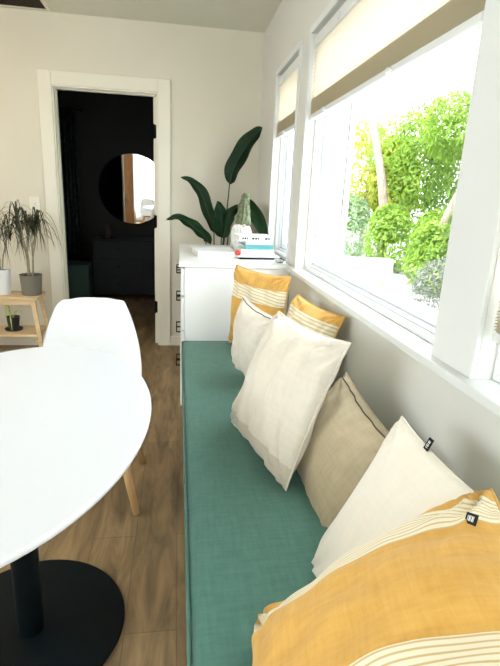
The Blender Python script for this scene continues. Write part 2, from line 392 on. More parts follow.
# ------------------------------------------------------------------ bench
t = thing('window_bench', 'white built-in window bench base under the teal cushion', 'bench', (.34, 1.05, 0))
obj('body', bx((-.297, -1.9, .06), (.315, 1.70, .395)), dress_m, t, bevel=.003)
obj('plinth', bx((-.27, -1.88, 0), (.31, 1.69, .06)), dress_m, t)
for k in range(4):
    y = -1.86 + k * .89
    d = obj('drawer', bx((-.310, y, .09), (-.297, y + .87, .375)), dress_m, t, bevel=.002)
t = thing('bench_cushion', 'long teal canvas bench cushion on the window seat', 'bench cushion', (.339, 1.0, .397))
def cushion_bm():
    bm = B(); X, Y, Z = .314, 1.735, .083; nx, ny = 24, 90
    def g(s, e=.06): return 1 - max(0, (abs(s) - (1 - e)) / e) ** 2 * 1.0
    top = {}
    for sgn in (1, -1):
        for i in range(nx + 1):
            for j in range(ny + 1):
                u = -1 + 2 * i / nx; v = -1 + 2 * j / ny
                ex = (1 - abs(u)) * X; ey = (1 - abs(v)) * Y; e = min(ex, ey); q = min(1, e / .018)
                z = Z / 2 + sgn * (Z / 2 - .012 + .012 * math.sqrt(max(0, 1 - (1 - q) ** 2)))
                if sgn > 0: z += .006 * math.sqrt(min(1, e / .15)) + .0022 * noise.noise(Vector((u * X * 5, v * Y * 4, 3)))
                top[sgn, i, j] = bm.verts.new((u * X, v * Y, z))
        for i in range(nx):
            for j in range(ny):
                q = [top[sgn, i, j], top[sgn, i + 1, j], top[sgn, i + 1, j + 1], top[sgn, i, j + 1]]
                bm.faces.new(q if sgn > 0 else q[::-1])
    per = [(i, 0) for i in range(nx)] + [(nx, j) for j in range(ny)] + [(i, ny) for i in range(nx, 0, -1)] + [(0, j) for j in range(ny, 0, -1)]
    for a, b in zip(per, per[1:] + per[:1]): bm.faces.new((top[1, a[0], a[1]], top[-1, a[0], a[1]], top[-1, b[0], b[1]], top[1, b[0], b[1]]))
    bmesh.ops.recalc_face_normals(bm, faces=bm.faces)
    return bm
obj('cover', cushion_bm(), teal_f, t, smooth=True)
pp = B(); X, Y = .315, 1.736
rc = .02
for z in (.074, .012):
    pts = []
    for cx, cy, a0 in ((X - rc, Y - rc, 0), (-X + rc, Y - rc, 90), (-X + rc, -Y + rc, 180), (X - rc, -Y + rc, 270)):
        pts += [(cx + rc * cos(radians(a0 + k * 22.5)), cy + rc * sin(radians(a0 + k * 22.5)), z) for k in range(5)]
    tube(pp, pts + [pts[0]], .0035, 6)
obj('piping', pp, teal_f, t)

# ------------------------------------------------------------------ pillows
def pillow(label, c, u, v, w, h, T, fab, seed=1, seam=None, pinch=.07, flange=.012, wr=1.0, tagpos=None, zipside=None, droop=0, n=56):
    t = thing('throw_pillow', label, 'pillow')
    u = Vector(u).normalized(); v = Vector(v); v = (v - u * v.dot(u)).normalized(); nn = u.cross(v)
    M4 = Matrix((u, v, nn)).transposed().to_4x4(); M4.translation = Vector(c); t.matrix_world = M4
    def pt(a, b, sgn):
        # outline pulled in between the corners
        pa = (w / 2) * (1 - pinch * (1 - b * b)); pb = (h / 2) * (1 - pinch * (1 - a * a))
        x = a * pa; y = b * pb
        f = (max(0, 1 - abs(a) ** 2.4) ** .5) * (max(0, 1 - abs(b) ** 2.4) ** .5)
        z = T * f
        e = 1 - max(abs(a), abs(b))
        sd = seed * 7.3
        # creases radiating from corners and soft dents
        z += wr * .016 * min(1, f * 3) * noise.noise(Vector((x * 9 + sd, y * 5 - sd, sgn * 3)))
        z += wr * .007 * min(1, f * 4) * noise.noise(Vector((x * 26, y * 12 + sd, sgn * 5 + sd)))
        ang = math.atan2(abs(y) - h / 2, abs(x) - w / 2)
        dc = math.hypot(abs(x) - w / 2, abs(y) - h / 2)
        z += wr * .010 * sin(ang * 16 + sd + (3 if x > 0 else 0)) * exp(-dc / .09) * min(1, f * 5)
        # gathered edges
        z += wr * .0035 * sin(x * 95 + 2.5 * noise.noise(Vector((x * 8, sd, 0)))) * exp(-(h / 2 - abs(y)) / .035) * min(1, f * 6)
        dz = droop * (b + 1) ** 2 * .25
        return Vector((x, y, sgn * max(z, .0015) * (1 if sgn > 0 else .6) - dz))
    bm = B(); uvl = bm.loops.layers.uv.new('UVMap'); V = {}; uvc = {}
    for sgn in (1, -1):
        for i in range(n + 1):
            for j in range(n + 1):
                a = sin((-1 + 2 * i / n) * pi / 2); b = sin((-1 + 2 * j / n) * pi / 2)
                a = .5 * a + .5 * (-1 + 2 * i / n); b = .5 * b + .5 * (-1 + 2 * j / n)
                if sgn < 0 and (i in (0, n) or j in (0, n)): V[sgn, i, j] = V[1, i, j]; continue
                V[sgn, i, j] = bm.verts.new(pt(a, b, sgn)); uvc[V[sgn, i, j]] = (a, b)
    for sgn in (1, -1):
        for i in range(n):
            for j in range(n):
                q = [V[sgn, i, j], V[sgn, i + 1, j], V[sgn, i + 1, j + 1], V[sgn, i, j + 1]]
                fc = bm.faces.new(q if sgn > 0 else q[::-1])
                for l in fc.loops: l[uvl].uv = uvc[l.vert]
    obj('cover', bm, fab, t, smooth=True)
    K = 40; ring = [(-1 + 2 * k / K, -1) for k in range(K)] + [(1, -1 + 2 * k / K) for k in range(K)] + [(1 - 2 * k / K, 1) for k in range(K)] + [(-1, 1 - 2 * k / K) for k in range(K)]
    rp = [pt(a, b, 1) for a, b in ring]; rp = [Vector((p.x, p.y, p.z - .0015)) for p in rp]
    if seam: obj('seam', tube(B(), rp + [rp[0]], .0032, 6), seam, t)
    if zipside:
        (a0, b0), (a1, b1) = zipside
        zp = [pt(a0 + (a1 - a0) * k / 24, b0 + (b1 - b0) * k / 24, 1) + Vector((0, 0, .004)) for k in range(25)]
        obj('zip', tube(B(), zp, .002, 6), zip_m, t)
    if tagpos:
        a, b, rot, out = tagpos; p = pt(a, b, 1)
        tg = B(); s1, s2 = .016, .026
        box(tg, (-s1 / 2, 0, -.0008), (s1 / 2, s2, .0008)); tg.transform(Matrix.Translation(p) @ Matrix.Rotation(radians(out), 4, 'X') @ Matrix.Rotation(radians(rot), 4, 'Z'))
        o = obj('fabric_tag', tg, ink_m, t); o['label'] = 'small black woven tag with pale lettering'
        tx = B()
        for q in range(5): box(tx, (-.004, .005 + q * .0034, .0009), (.004, .0062 + q * .0034 + (.001 if q % 2 else 0), .0012))
        tx.transform(Matrix.Translation(p) @ Matrix.Rotation(radians(out), 4, 'X') @ Matrix.Rotation(radians(rot), 4, 'Z'))
        obj('tag_lettering', tx, paper_m, o)
    return t
cream_p = mustard('cream_linen_dark_edge', [(-1.1, -.74)], 1)  # cream linen, darker in a band along the lower edge
cream_p.name = 'cream_linen_dark_edge'
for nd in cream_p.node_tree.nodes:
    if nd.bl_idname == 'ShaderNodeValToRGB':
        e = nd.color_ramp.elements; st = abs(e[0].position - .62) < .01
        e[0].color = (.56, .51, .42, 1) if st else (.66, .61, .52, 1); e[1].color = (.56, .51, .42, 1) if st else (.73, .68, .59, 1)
mus_a = mustard('mustard_stripe_far', [(.30, .66), (-1.1, -.93)], 5, .12)
mus_b = mustard('mustard_stripe_mid', [(.15, .78)], 8)
mus_c = mustard('mustard_stripe_near', [(-.88, -.64), (.10, .54)], 7, axis=0)

pillow('mustard pillow with a cream striped band, leaning on the dresser end', (.419, 2.465, .715), (.49, -.87, 0), (.05, .05, .99), .45, .45, .065, mus_a, 2, mus_a, wr=1.3)
pillow('small pale linen pillow with a dark zipped edge, leaning on the far mustard pillow', (.345, 2.0, .675), (.267, -.963, -.046), (.057, -.032, .998), .38, .345, .08, grey_f, 3, grey_f, zipside=((-.97, .985), (.9, .985)))
pillow('mustard pillow with a cream striped band, behind the big white pillow against the window wall', (.52, 1.90, .69), (.187, -.98, 0), (.33, .06, .94), .43, .41, .065, mus_b, 5, mus_b, wr=1.2)
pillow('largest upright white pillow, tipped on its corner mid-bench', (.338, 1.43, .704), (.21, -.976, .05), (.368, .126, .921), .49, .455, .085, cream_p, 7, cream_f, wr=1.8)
pillow('beige velvet pillow with a zipped edge between the two large white pillows', (.468, 1.185, .60), (.05, -.99, -.13), (.45, .15, .85), .45, .33, .075, beige_f, 9, beige_f, zipside=((-.95, .96), (.95, .96)))
pillow('ivory pillow with a small black tag, partly under the nearest mustard pillow', (.41, .725, .645), (-.01, -.99, .035), (.43, .1, .89), .42, .44, .062, cream2_f, 11, cream2_f, wr=.7, tagpos=(-.35, .99, 0, 0))
pillow('nearest mustard pillow with cream striped bands, filling the bottom right corner', (.285, .428, .672), (-.20, -.97, -.05), (.72, -.16, .66), .51, .50, .125, mus_c, 13, mus_c, wr=1.5, tagpos=(-.66, .84, -60, 25))

# ------------------------------------------------------------------ dresser
t = thing('dresser', 'white dresser with black pulls at the far end of the bench', 'dresser', (.33, 3.32, 0))
obj('body', bx((-.292, -.545, .0), (.325, .545, .905)), dress_m, t, bevel=.002)
obj('top', bx((-.325, -.555, .905), (.325, .55, .932)), dress_m, t, bevel=.003)
for z0, z1 in ((.735, .895), (.53, .725), (.285, .52), (.04, .275)):
    d = obj('drawer', bx((-.312, -.535, z0), (-.293, .535, z1)), dress_m, t, bevel=.002)
    zc = (z0 + z1) / 2
    h = B(); box(h, (-.342, -.07, zc + .012), (-.336, .07, zc + .022))
    for y in (-.07, .062):
        box(h, (-.342, y, zc + .014), (-.312, y + .008, zc + .022)); box(h, (-.342, y, zc - .022), (-.312, y + .008, zc - .014)); box(h, (-.342, y, zc - .022), (-.335, y + .008, zc + .022))
    obj('handle', h, black_m, d, bevel=.0015)

# ---- things on the dresser
ZT = .9325
def book(label, x, y, z, rz, w, d, h, mc, name='book', cat='book', lines=False, pages=True):
    t = thing(name, label, cat, (x, y, z), rz)
    c = B(); box(c, (-w / 2, -d / 2, 0), (w / 2, d / 2, .003)); box(c, (-w / 2, -d / 2, h - .003), (w / 2, d / 2, h)); box(c, (-w / 2, -d / 2, .003), (w / 2, -d / 2 + .004, h - .003))
    cv = obj('cover', c, mc, t, bevel=.001)
    obj('pages', bx((-w / 2 + .005, -d / 2 + .004, .003), (w / 2 - .004, d / 2 - .004, h - .003)), page_m, t)
    if lines:
        l = B(); rnd = random.Random(lines)
        xx = -w / 2 + .02
        while xx < w / 2 - .03:
            ww = rnd.uniform(.006, .018)
            if rnd.random() < .75: obj('spine_letter', bx((xx, -d / 2 - .0008, h * .35), (xx + ww, -d / 2 + .0005, h * .65)), ink_m, cv)
            xx += ww + .005
    return t
book('wide white book lying flat on the left of the dresser top', .235, 3.19, ZT, .12, .26, .31, .036, paper_m)
book('glossy magazine with dark edge lying lowest at the right of the dresser top', .50, 3.17, ZT, .1, .28, .36, .010, ink_m, 'magazine', 'magazine')
book('white magazine lying just above the dark-edged magazine', .495, 3.165, ZT + .010, .06, .27, .34, .008, paper_m, 'magazine', 'magazine')
book('thick white book at the bottom of the small stack on the magazines', .50, 3.16, ZT + .018, .05, .22, .2, .036, paper_m)
book('teal and white book in the middle of the stack on the dresser', .505, 3.16, ZT + .054, .09, .19, .18, .028, teal_m)
book('white book under the top one with its pale spine facing the camera', .51, 3.165, ZT + .082, .04, .17, .17, .022, paper_m)
book('white book with dark spine lettering on top of the stack', .485, 3.16, ZT + .104, .08, .22, .18, .036, paper_m, lines=4)
o = obj('trinket', lathe(B(), [(0, 0), (.014, .0), (.020, .012), (.016, .026), (.006, .032), (0, .034)], (0, 0, 0), 18), red_m, smooth=True)
o.location = (.374, 3.04, ZT + .018); tag(o, 'small red trinket in front of the book stack', 'ornament')
# gnome figurine
t = thing('gnome_figurine', 'white bearded gnome figurine with a tall knobbly green hat', 'figurine', (.435, 3.40, ZT))
def knob(prof, c, n=40, amp=.004, fr=60, sd=0, bend=(0, 0)):
    bm = B(); lathe(bm, prof, (0, 0, 0), n)
    bmesh.ops.subdivide_edges(bm, edges=bm.edges, cuts=1, use_grid_fill=True)
    for v in bm.verts:
        r = Vector((v.co.x, v.co.y, 0)); k = noise.noise(v.co * fr + Vector((sd, 0, 0)))
        if r.length > 1e-4: v.co += r.normalized() * amp * k * 2
        v.co.z += amp * noise.noise(v.co * fr + Vector((9, 3, sd)))
        q = max(0, v.co.z) ; v.co.x += bend[0] * q * q; v.co.y += bend[1] * q * q
        v.co += Vector(c)
    return bm
obj('body', knob([(0, 0), (.062, 0), (.070, .03), (.066, .10), (.052, .17), (.03, .21), (0, .22)], (0, 0, 0), amp=.005, fr=35), mat('white_fleece', (.62, .62, .58), .95), t, smooth=True)
hm = noisy(mat('green_knit', (.2, .25, .17), .95), (.06, .08, .04), (.20, .22, .13), 60, 3, .5, 150)
obj('hat', knob([(.0, .0), (.052, .0), (.055, .02), (.046, .07), (.036, .13), (.030, .17), (.031, .19), (.024, .21), (0, .218)], (.012, 0, .185), amp=.006, fr=70, sd=4, bend=(.3, 0)), hm, t, smooth=True)
bd = B(); rnd = random.Random(5)
for k in range(26):
    a = rnd.uniform(-2.9, -.25); r = .05; x, y = r * cos(a), r * sin(a)
    tube(bd, bez([(x * .8, y * .8, .19), (x * 1.25, y * 1.25, .15), (x * 1.35, y * 1.35, .10), (x * 1.2 + rnd.uniform(-.01, .01), y * 1.3, .05)], 8), [.009, .011, .011, .01, .009, .008, .006, .004, .001], 6)
obj('beard', bd, mat('white_wool', (.72, .72, .70), .95), t)
obj('nose', lathe(B(), [(0, -.012), (.009, -.008), (.012, 0), (.009, .008), (0, .012)], (.01, -.072, .185), 14), mat('felt_nose', (.55, .42, .32), .8), t, smooth=True)

# small clear dish on the sill end of the dresser
gm = mat('clear_plastic', (.85, .92, .95), .1); P(gm).inputs['Transmission Weight'].default_value = .7
o = obj('trinket_dish', lathe(B(), [(0, 0), (.022, 0), (.034, .02), (.031, .02), (.02, .004), (0, .004)], (0, 0, 0), 24), gm, smooth=True)
o.location = (.606, 2.86, ZT); tag(o, 'small clear dish at the window end of the dresser top', 'dish')

# ------------------------------------------------------------------ bird of paradise plant
t = thing('bird_of_paradise', 'tall dark green paddle-leaved plant standing in the corner behind the dresser', 'potted plant', (.32, 4.02, 0))
def L_(o): return [(p[0] - .32, p[1] - 4.02, p[2]) for p in o]
obj('pot', lathe(B(), [(0, 0), (.09, 0), (.115, .26), (.12, .28), (.108, .28), (.105, .25), (0, .25)], (0, 0, 0), 36), potw_m, t, smooth=False)
obj('soil', lathe(B(), [(0, .251), (.104, .251), (.104, .256), (0, .262)], (0, 0, 0), 24), soil_m, t)
def paddle(spine, wid, side, fold=.25, n=22, wave=.006, seed=0, mb=.55):
    sp = bez(L_(spine), n); bm = B(); rows = []; side = Vector(side).normalized()
    for i, p in enumerate(sp):
        s = i / n; tn = (sp[min(i + 1, n)] - sp[max(i - 1, 0)]).normalized()
        sd = (side - tn * side.dot(tn)).normalized(); nm = tn.cross(sd)
        ww = wid * max(.02, (sin(pi * min(1, s ** .72)) ** .62) if s < 1 else .02)
        row = []
        for k in range(-4, 5):
            q = k / 4
            off = nm * (abs(q) * ww * fold + wave * sin(s * 17 + q * 3 + seed) * abs(q) * 2)
            row.append(bm.verts.new(p + sd * q * ww + off))
        rows.append(row)
    for a, b in zip(rows, rows[1:]):
        for k in range(8): f = bm.faces.new((a[k], a[k + 1], b[k + 1], b[k])); f.smooth = True
    o = obj('leaf', bm, bop_m, t); o.modifiers.new('s', 'SOLIDIFY').thickness = .0012
    tube_b = tube(B(), sp, [.004 * (1 - .8 * i / n) + .0006 for i in range(n + 1)], 6)
    obj('midrib', tube_b, bops_m, o)
    return o
def petiole(pts): obj('petiole', tube(B(), bez(L_(pts), 20), [.008 - .00018 * i for i in range(21)], 8), bops_m, t)
petiole([(.33, 4.03, .25), (.36, 4.01, .75), (.385, 3.98, 1.15), (.40, 3.95, 1.40)])
paddle([(.40, 3.95, 1.40), (.43, 3.94, 1.52), (.50, 3.93, 1.66), (.575, 3.91, 1.77), (.63, 3.88, 1.82)], .070, (.8, .35, -.5), .35, seed=1)
petiole([(.30, 4.04, .25), (.30, 4.03, .7), (.29, 4.0, 1.02)])
paddle([(.29, 4.0, 1.02), (.245, 3.99, 1.15), (.19, 3.98, 1.30), (.125, 3.97, 1.39), (.02, 3.96, 1.435)], .052, (.75, -.4, .45), .3, seed=2)
petiole([(.29, 4.01, .25), (.285, 3.99, .6), (.26, 3.95, .93)])
paddle([(.26, 3.93, .93), (.19, 3.91, 1.01), (.11, 3.90, 1.07), (.02, 3.90, 1.125), (-.09, 3.90, 1.115)], .050, (.3, -.55, .8), .3, seed=3)
petiole([(.35, 4.0, .25), (.35, 3.98, .6), (.345, 3.94, .98)])
paddle([(.35, 3.94, .98), (.34, 3.90, 1.08), (.33, 3.87, 1.18), (.30, 3.85, 1.27)], .065, (1, .2, 0), .2, seed=4)
petiole([(.33, 3.97, .25), (.34, 3.95, .62), (.36, 3.92, .98)])
paddle([(.36, 3.92, .98), (.39, 3.86, 1.15), (.45, 3.80, 1.25)], .045, (.5, -.3, -.6), .2, seed=9)
petiole([(.36, 4.04, .25), (.38, 4.02, .65), (.41, 3.94, 1.10)])
paddle([(.41, 3.94, 1.10), (.47, 3.82, 1.24), (.535, 3.64, 1.21), (.585, 3.44, 1.11), (.61, 3.28, .965)], .062, (.7, .25, .62), .2, seed=5)
petiole([(.27, 3.98, .25), (.24, 3.97, .6), (.22, 3.94, .99)])
paddle([(.22, 3.94, .95), (.20, 3.93, 1.0), (.17, 3.92, 1.04)], .02, (.7, -.4, .2), .3, seed=7)

# ------------------------------------------------------------------ table
t = thing('dining_table', 'oval white tabletop on a single black pedestal', 'table', (-.453, 1.239, 0))
def sup(rx, ry, z, n=96): return [(rx * cos(2 * pi * i / n), ry * sin(2 * pi * i / n), z) for i in range(n)]
tb = B(); rings = []
for k, (dr, z) in enumerate(((-.05, .690), (-.012, .700), (-.002, .706), (0, .712), (-.002, .717), (-.006, .720))):
    rings.append([tb.verts.new(p) for p in sup(.381 + dr, .614 + dr, z)])
for a, b in zip(rings, rings[1:]):
    for i in range(96): f = tb.faces.new((a[i], a[(i + 1) % 96], b[(i + 1) % 96], b[i])); f.smooth = True
tb.faces.new(rings[-1]); tb.faces.new(rings[0][::-1])
obj('tabletop', tb, lam_m, t)
obj('column', lathe(B(), [(0, .02), (.038, .02), (.038, .66), (.09, .672), (.09, .690), (0, .690)], (.018, -.005, 0), 48), black_m, t, smooth=False)
obj('base', lathe(B(), [(0, 0), (.281, 0), (.284, .004), (.282, .008), (.22, .013), (.10, .017), (.048, .022), (0, .022)], (.006, .012, 0), 72), black_m, t, smooth=False)
for o in t.children:
    if o.name.startswith(('column', 'base')):
        for f in o.data.polygons: f.use_smooth = True
        e = o.modifiers.new('e', 'EDGE_SPLIT'); e.split_angle = radians(35)

# ------------------------------------------------------------------ chairs
def chair(label, x, y, rz, group='white shell chairs round the table'):
    t = thing('dining_chair', label, 'chair', (x, y, 0), rz, group)
    prof = [(-.215, .425, .17), (-.205, .447, .205), (-.12, .438, .222), (0, .425, .228), (.09, .428, .230), (.155, .462, .230), (.195, .53, .228), (.220, .61, .218), (.240, .69, .198), (.258, .76, .172), (.268, .805, .150), (.271, .828, .125)]
    sp = bez([(p[0], p[1], p[2]) for p in prof], 44); m_ = 20; bm = B(); rows = []
    for i, p in enumerate(sp):
        s = i / 44; row = []
        tn = sp[min(i + 1, 44)] - sp[max(i - 1, 0)]; tn = Vector((0, tn.x, tn.y)).normalized(); nm = Vector((0, -tn.z, tn.y))
        for k in range(m_ + 1):
            q = -1 + 2 * k / m_
            lift = .055 * abs(q) ** 3.2 * (1 if .12 < s < .9 else .5) * min(1, s * 5) * min(1, (1 - s) * 6 + .15)
            xx = q * p.z * (1 - .03 * q * q)
            zz = p.y; 
            if s > .96: zz -= .020 * abs(q) ** 4
            row.append(bm.verts.new(Vector((xx, p.x, zz)) + nm * lift))
        rows.append(row)
    for a, b in zip(rows, rows[1:]):
        for k in range(m_): f = bm.faces.new((a[k], a[k + 1], b[k + 1], b[k])); f.smooth = True
    o = obj('seat_shell', bm, shell_m, t); sm = o.modifiers.new('s', 'SOLIDIFY'); sm.thickness = .007; sm.offset = 0; sb = o.modifiers.new('b', 'SUBSURF'); sb.levels = 1; sb.render_levels = 1
    obj('seat_mount', bx((-.12, -.11, .392), (.12, .12, .418)), black_m, t, bevel=.004)
    for sx in (-1, 1):
        for sy in (-1, 1):
            obj('leg', tube(B(), [(sx * .125, sy * .11, .405), (sx * .172, sy * .158, .20), (sx * .217, sy * .205, .0)], [.021, .019, .014], 14), beech_m, t)
    cr = B()
    for sy in (-1, 1): tube(cr, [(-.16, sy * .145, .25), (.16, -sy * .145, .25)], .006, 8)
    obj('cross_brace', cr, black_m, t)
    return t
chair('white moulded shell chair on wooden legs at the far end of the table', -.385, 1.985, 0, None)
chair('white moulded shell chair at the near table end, seen only in the mirror', -.74, .22, radians(170), None)

# ------------------------------------------------------------------ plant stool
t = thing('plant_stool', 'pale pine two-tier stool carrying the potted plants', 'stool', (-1.40, 3.825, 0))
obj('top_board', bx((-.36, -.125, .495), (.36, .125, .517)), wood_m, t, bevel=.003)
ap = B(); box(ap, (-.32, -.105, .455), (.32, -.09, .495)); box(ap, (-.32, .09, .455), (.32, .105, .495)); obj('apron', ap, wood_m, t)
obj('lower_shelf', bx((-.35, -.14, .215), (.35, .14, .235)), wood_m, t, bevel=.003)
for sx in (-1, 1):
    for sy in (-1, 1):
        l = B(); v = []
        for (z, cx, cy) in ((0, .385, .135), (.495, .325, .10)):
            for a, b in ((-1, -1), (1, -1), (1, 1), (-1, 1)): v.append(l.verts.new((sx * (cx + a * .016), sy * (cy + b * .011), z)))
        for q in ((0, 1, 5, 4), (1, 2, 6, 5), (2, 3, 7, 6), (3, 0, 4, 7), (0, 3, 2, 1), (4, 5, 6, 7)): l.faces.new([v[k] for k in q])
        bmesh.ops.recalc_face_normals(l, faces=l.faces); obj('leg', l, wood_m, t, bevel=.002)
for sx in (-1, 1): obj('rail', bx((sx * .318, -.12, .18), (sx * .334, .12, .214)), wood_m, t)

def dracaena(label, x, y, z, potm, pr, ph, seed, stems, crown_h, nl, pot_prof=None, spread=.2):
    t = thing('dracaena', label, 'potted plant', (x, y, z)); rnd = random.Random(seed)
    obj('pot', lathe(B(), [(0, 0), (pr * .80, 0), (pr * .84, .004), (pr * .97, ph - .004), (pr, ph), (pr * .93, ph), (pr * .9, ph - .02), (0, ph - .02)], (0, 0, 0), 36), potm, t)
    obj('soil', lathe(B(), [(0, ph - .019), (pr * .88, ph - .019), (pr * .88, ph - .014), (0, ph - .012)], (0, 0, 0), 24), soil_m, t)
    cb = B(); tops = []
    for k in range(stems):
        a = 2 * pi * k / stems + rnd.uniform(-.3, .3); r = rnd.uniform(.05, .10); ht = crown_h * rnd.uniform(.82, 1.0)
        pts = [(.018 * cos(a), .018 * sin(a), ph - .02)] + [(cos(a) * r * f * 1.0 + rnd.uniform(-.012, .012), sin(a) * r * f * .8 + rnd.uniform(-.01, .01), ph + (ht - ph) * f) for f in (.3, .6, .85, 1)]
        sp = bez(pts, 14); tube(cb, sp, [.0065 - .0002 * i for i in range(15)], 7); tops.append(sp[-1])
    obj('canes', cb, cane_m, t)
    lb = B()
    for k in range(nl):
        c = tops[k % stems]; a = rnd.uniform(0, 2 * pi); ln = rnd.uniform(.6, 1.1) * spread; up = rnd.uniform(-.02, .12)
        if k % 9 == 0: up = rnd.uniform(.10, .15); ln *= .5
        d = Vector((cos(a), sin(a) * .75, 0)); b0 = c - Vector((0, 0, rnd.uniform(0, .07)))
        pts = bez([b0, b0 + d * ln * .35 + Vector((0, 0, up)), b0 + d * ln * .75 + Vector((0, 0, up * .5 - .03)), b0 + d * ln + Vector((0, 0, -rnd.uniform(.06, .20)))], 10)
        s = d.cross(Vector((0, 0, 1))); pv = None
        for i, p in enumerate(pts):
            ww = .0055 * (1 - (i / 10) ** 2.2) + .0005
            q = (lb.verts.new(p - s * ww), lb.verts.new(p + s * ww + Vector((0, 0, .001))))
            if pv: lb.faces.new((pv[0], pv[1], q[1], q[0]))
            pv = q
    obj('foliage', lb, dleaf_m, t)
    return t
dracaena('bushy dracaena with drooping narrow leaves in a taupe pot on the stool', -1.105, 3.82, .517, pot1_m, .082, .155, 3, 7, .60, 120, spread=.19)
dracaena('spindly dracaena in a white pot, cut by the left edge of the photo', -1.325, 3.83, .517, potw_m, .075, .19, 8, 4, .55, 46, spread=.17)
t = thing('strap_leaf_plant', 'small black pot with a pale strap-leaved plant on the lower shelf', 'potted plant', (-1.262, 3.83, .235))
obj('pot', lathe(B(), [(0, 0), (.036, 0), (.048, .10), (.051, .105), (.044, .105), (.042, .09), (0, .09)], (0, 0, 0), 28), potb_m, t)
obj('soil', lathe(B(), [(0, .091), (.042, .091), (.042, .095), (0, .096)], (0, 0, 0), 20), soil_m, t)
obj('saucer', lathe(B(), [(0, 0), (.062, 0), (.066, .012), (.062, .012), (.058, .004), (0, .004)], (0, 0, -.0), 28), potb_m, t)
for k, pts in enumerate(([(0, 0, .09), (-.01, -.03, .16), (.01, -.09, .15), (.03, -.13, .03)], [(0, 0, .09), (-.02, -.03, .20), (-.02, -.08, .21), (0, -.14, .10)], [(0, 0, .09), (.02, .0, .14), (.05, .01, .15), (.07, .02, .12)])):
    sp = bez(pts, 10); lb = B(); pv = None
    for i, p in enumerate(sp):
        ww = .007 * sin(pi * min(.97, max(.12, i / 10)))
        q = (lb.verts.new(p - Vector((ww, 0, 0))), lb.verts.new(p + Vector((ww, 0, 0))))
        if pv: lb.faces.new((pv[0], pv[1], q[1], q[0]))
        pv = q
    obj('leaf', lb, sleaf_m, t).modifiers.new('s', 'SOLIDIFY').thickness = .0012

# ------------------------------------------------------------------ dark room contents
t = thing('round_mirror', 'large round wall mirror reflecting the bright room', 'mirror', (-.575, 6.585, 1.345)); t.rotation_euler = (radians(1.5), 0, 0)
mb = B(); n = 72; R_ = .43
lathe(mb, [(0, -.004), (R_, -.004), (R_, .004), (0, .004)], (0, 0, 0), n); mb.transform(Matrix.Rotation(radians(90), 4, 'X')); obj('mirror_glass', mb, mirror_m, t)
mb = B(); lathe(mb, [(R_ + .0, -.012), (R_ + .008, -.012), (R_ + .008, .008), (R_, .008), (R_, -.012)], (0, 0, 0), n); mb.transform(Matrix.Rotation(radians(90), 4, 'X')); obj('rim', mb, black_m, t)
t = thing('low_chest', 'dark green chest of drawers below the round mirror', 'chest', (-.42, 6.36, 0))
gd = mat('dark_green_paint', (.003, .008, .009), .6)
obj('body', bx((-.62, -.23, .06), (.62, .235, .74)), gd, t, bevel=.004)
for z in (.09, .31, .53):
    for x in (-.6, .01): d = obj('drawer', bx((x, -.245, z), (x + .59, -.23, z + .19)), gd, t, bevel=.003); obj('knob', lathe(B(), [(0, -.01), (.012, -.006), (.012, .006), (0, .01)], (x + .295, -.255, z + .1), 12), black_m, d)
o = obj('vase', lathe(B(), [(0, 0), (.035, 0), (.05, .05), (.04, .11), (.022, .15), (.028, .17), (.02, .17), (.015, .15), (0, .02)], (0, 0, 0), 28), mat('dim_clay', (.05, .035, .03), .7), smooth=True)
o.location = (-.88, 6.33, .741); tag(o, 'small dark vase on the chest under the mirror', 'vase')
t = thing('dark_curtain', 'dark patterned curtain hanging at the left inside the dark room', 'curtain', (-1.36, 6.50, .43))
cb = B(); pv = None
for i in range(61):
    x = -.19 + .34 * i / 60; y = .03 * sin(i * .75); q = (cb.verts.new((x * 1.05, y, 0)), cb.verts.new((x * .82, y * .8, 1.78)))
    if pv: f = cb.faces.new((pv[0], q[0], q[1], pv[1])); f.smooth = True
    pv = q
cm = noisy(mat('dark_print', (.01, .012, .014), .9), (.003, .004, .005), (.022, .05, .05), 22, 2)
obj('cloth', cb, cm, t).modifiers.new('s', 'SOLIDIFY').thickness = .003
rb = tube(B(), [(-.25, .0, 1.80), (.19, .0, 1.80)], .012, 10); lathe(rb, [(0, -.03), (.022, -.02), (.028, 0), (.022, .02), (0, .03)], (.2, 0, 1.80), 14); obj('rod', rb, black_m, t)
obj('bracket', bx((-.01, 0, 1.79), (.01, .12, 1.81)), black_m, t)
o = obj('storage_trunk', bx((-.24, -.2, 0), (.24, .2, .44)), mat('muted_teal', (.035, .075, .062), .7), bevel=.01); o.location = (-1.31, 6.2, .0)
tag(o, 'muted teal trunk on the floor under the dark curtain', 'trunk')

# things behind the camera that the mirror shows
t = thing('wardrobe', 'brown wooden wardrobe at the back of the room, seen in the mirror', 'wardrobe', (-1.50, -1.0, 0))
obj('body', bx((-.30, -.3, .05), (.30, .28, 2.25)), brown_m, t, bevel=.004)
for x in (-.29, .005): d = obj('door', bx((x, .28, .07), (x + .285, .30, 2.22)), brown_m, t, bevel=.003); obj('handle', bx((x + (.25 if x < 0 else .02), .30, 1.0), (x + (.265 if x < 0 else .035), .32, 1.2)), black_m, d)
obj('plinth', bx((-.28, -.28, 0), (.28, .26, .05)), brown_m, t)
def curtain(x0, x1, label, sd):
    t = thing('sheer_curtain', label, 'curtain', ((x0 + x1) / 2, YN + .09, .03)); cb = B(); pv = None; w_ = x1 - x0
    for i in range(81):
        x = -w_ / 2 + w_ * i / 80; y = .022 * sin(i * .8 + sd); q = (cb.verts.new((x, y, 0)), cb.verts.new((x, y, 2.36)))
        if pv: f = cb.faces.new((pv[0], q[0], q[1], pv[1])); f.smooth = True
        pv = q
    obj('cloth', cb, curt_m, t); obj('rod', tube(B(), [(-w_ / 2 - .04, 0, 2.38), (w_ / 2 + .04, 0, 2.38)], .01, 8), black_m, t)
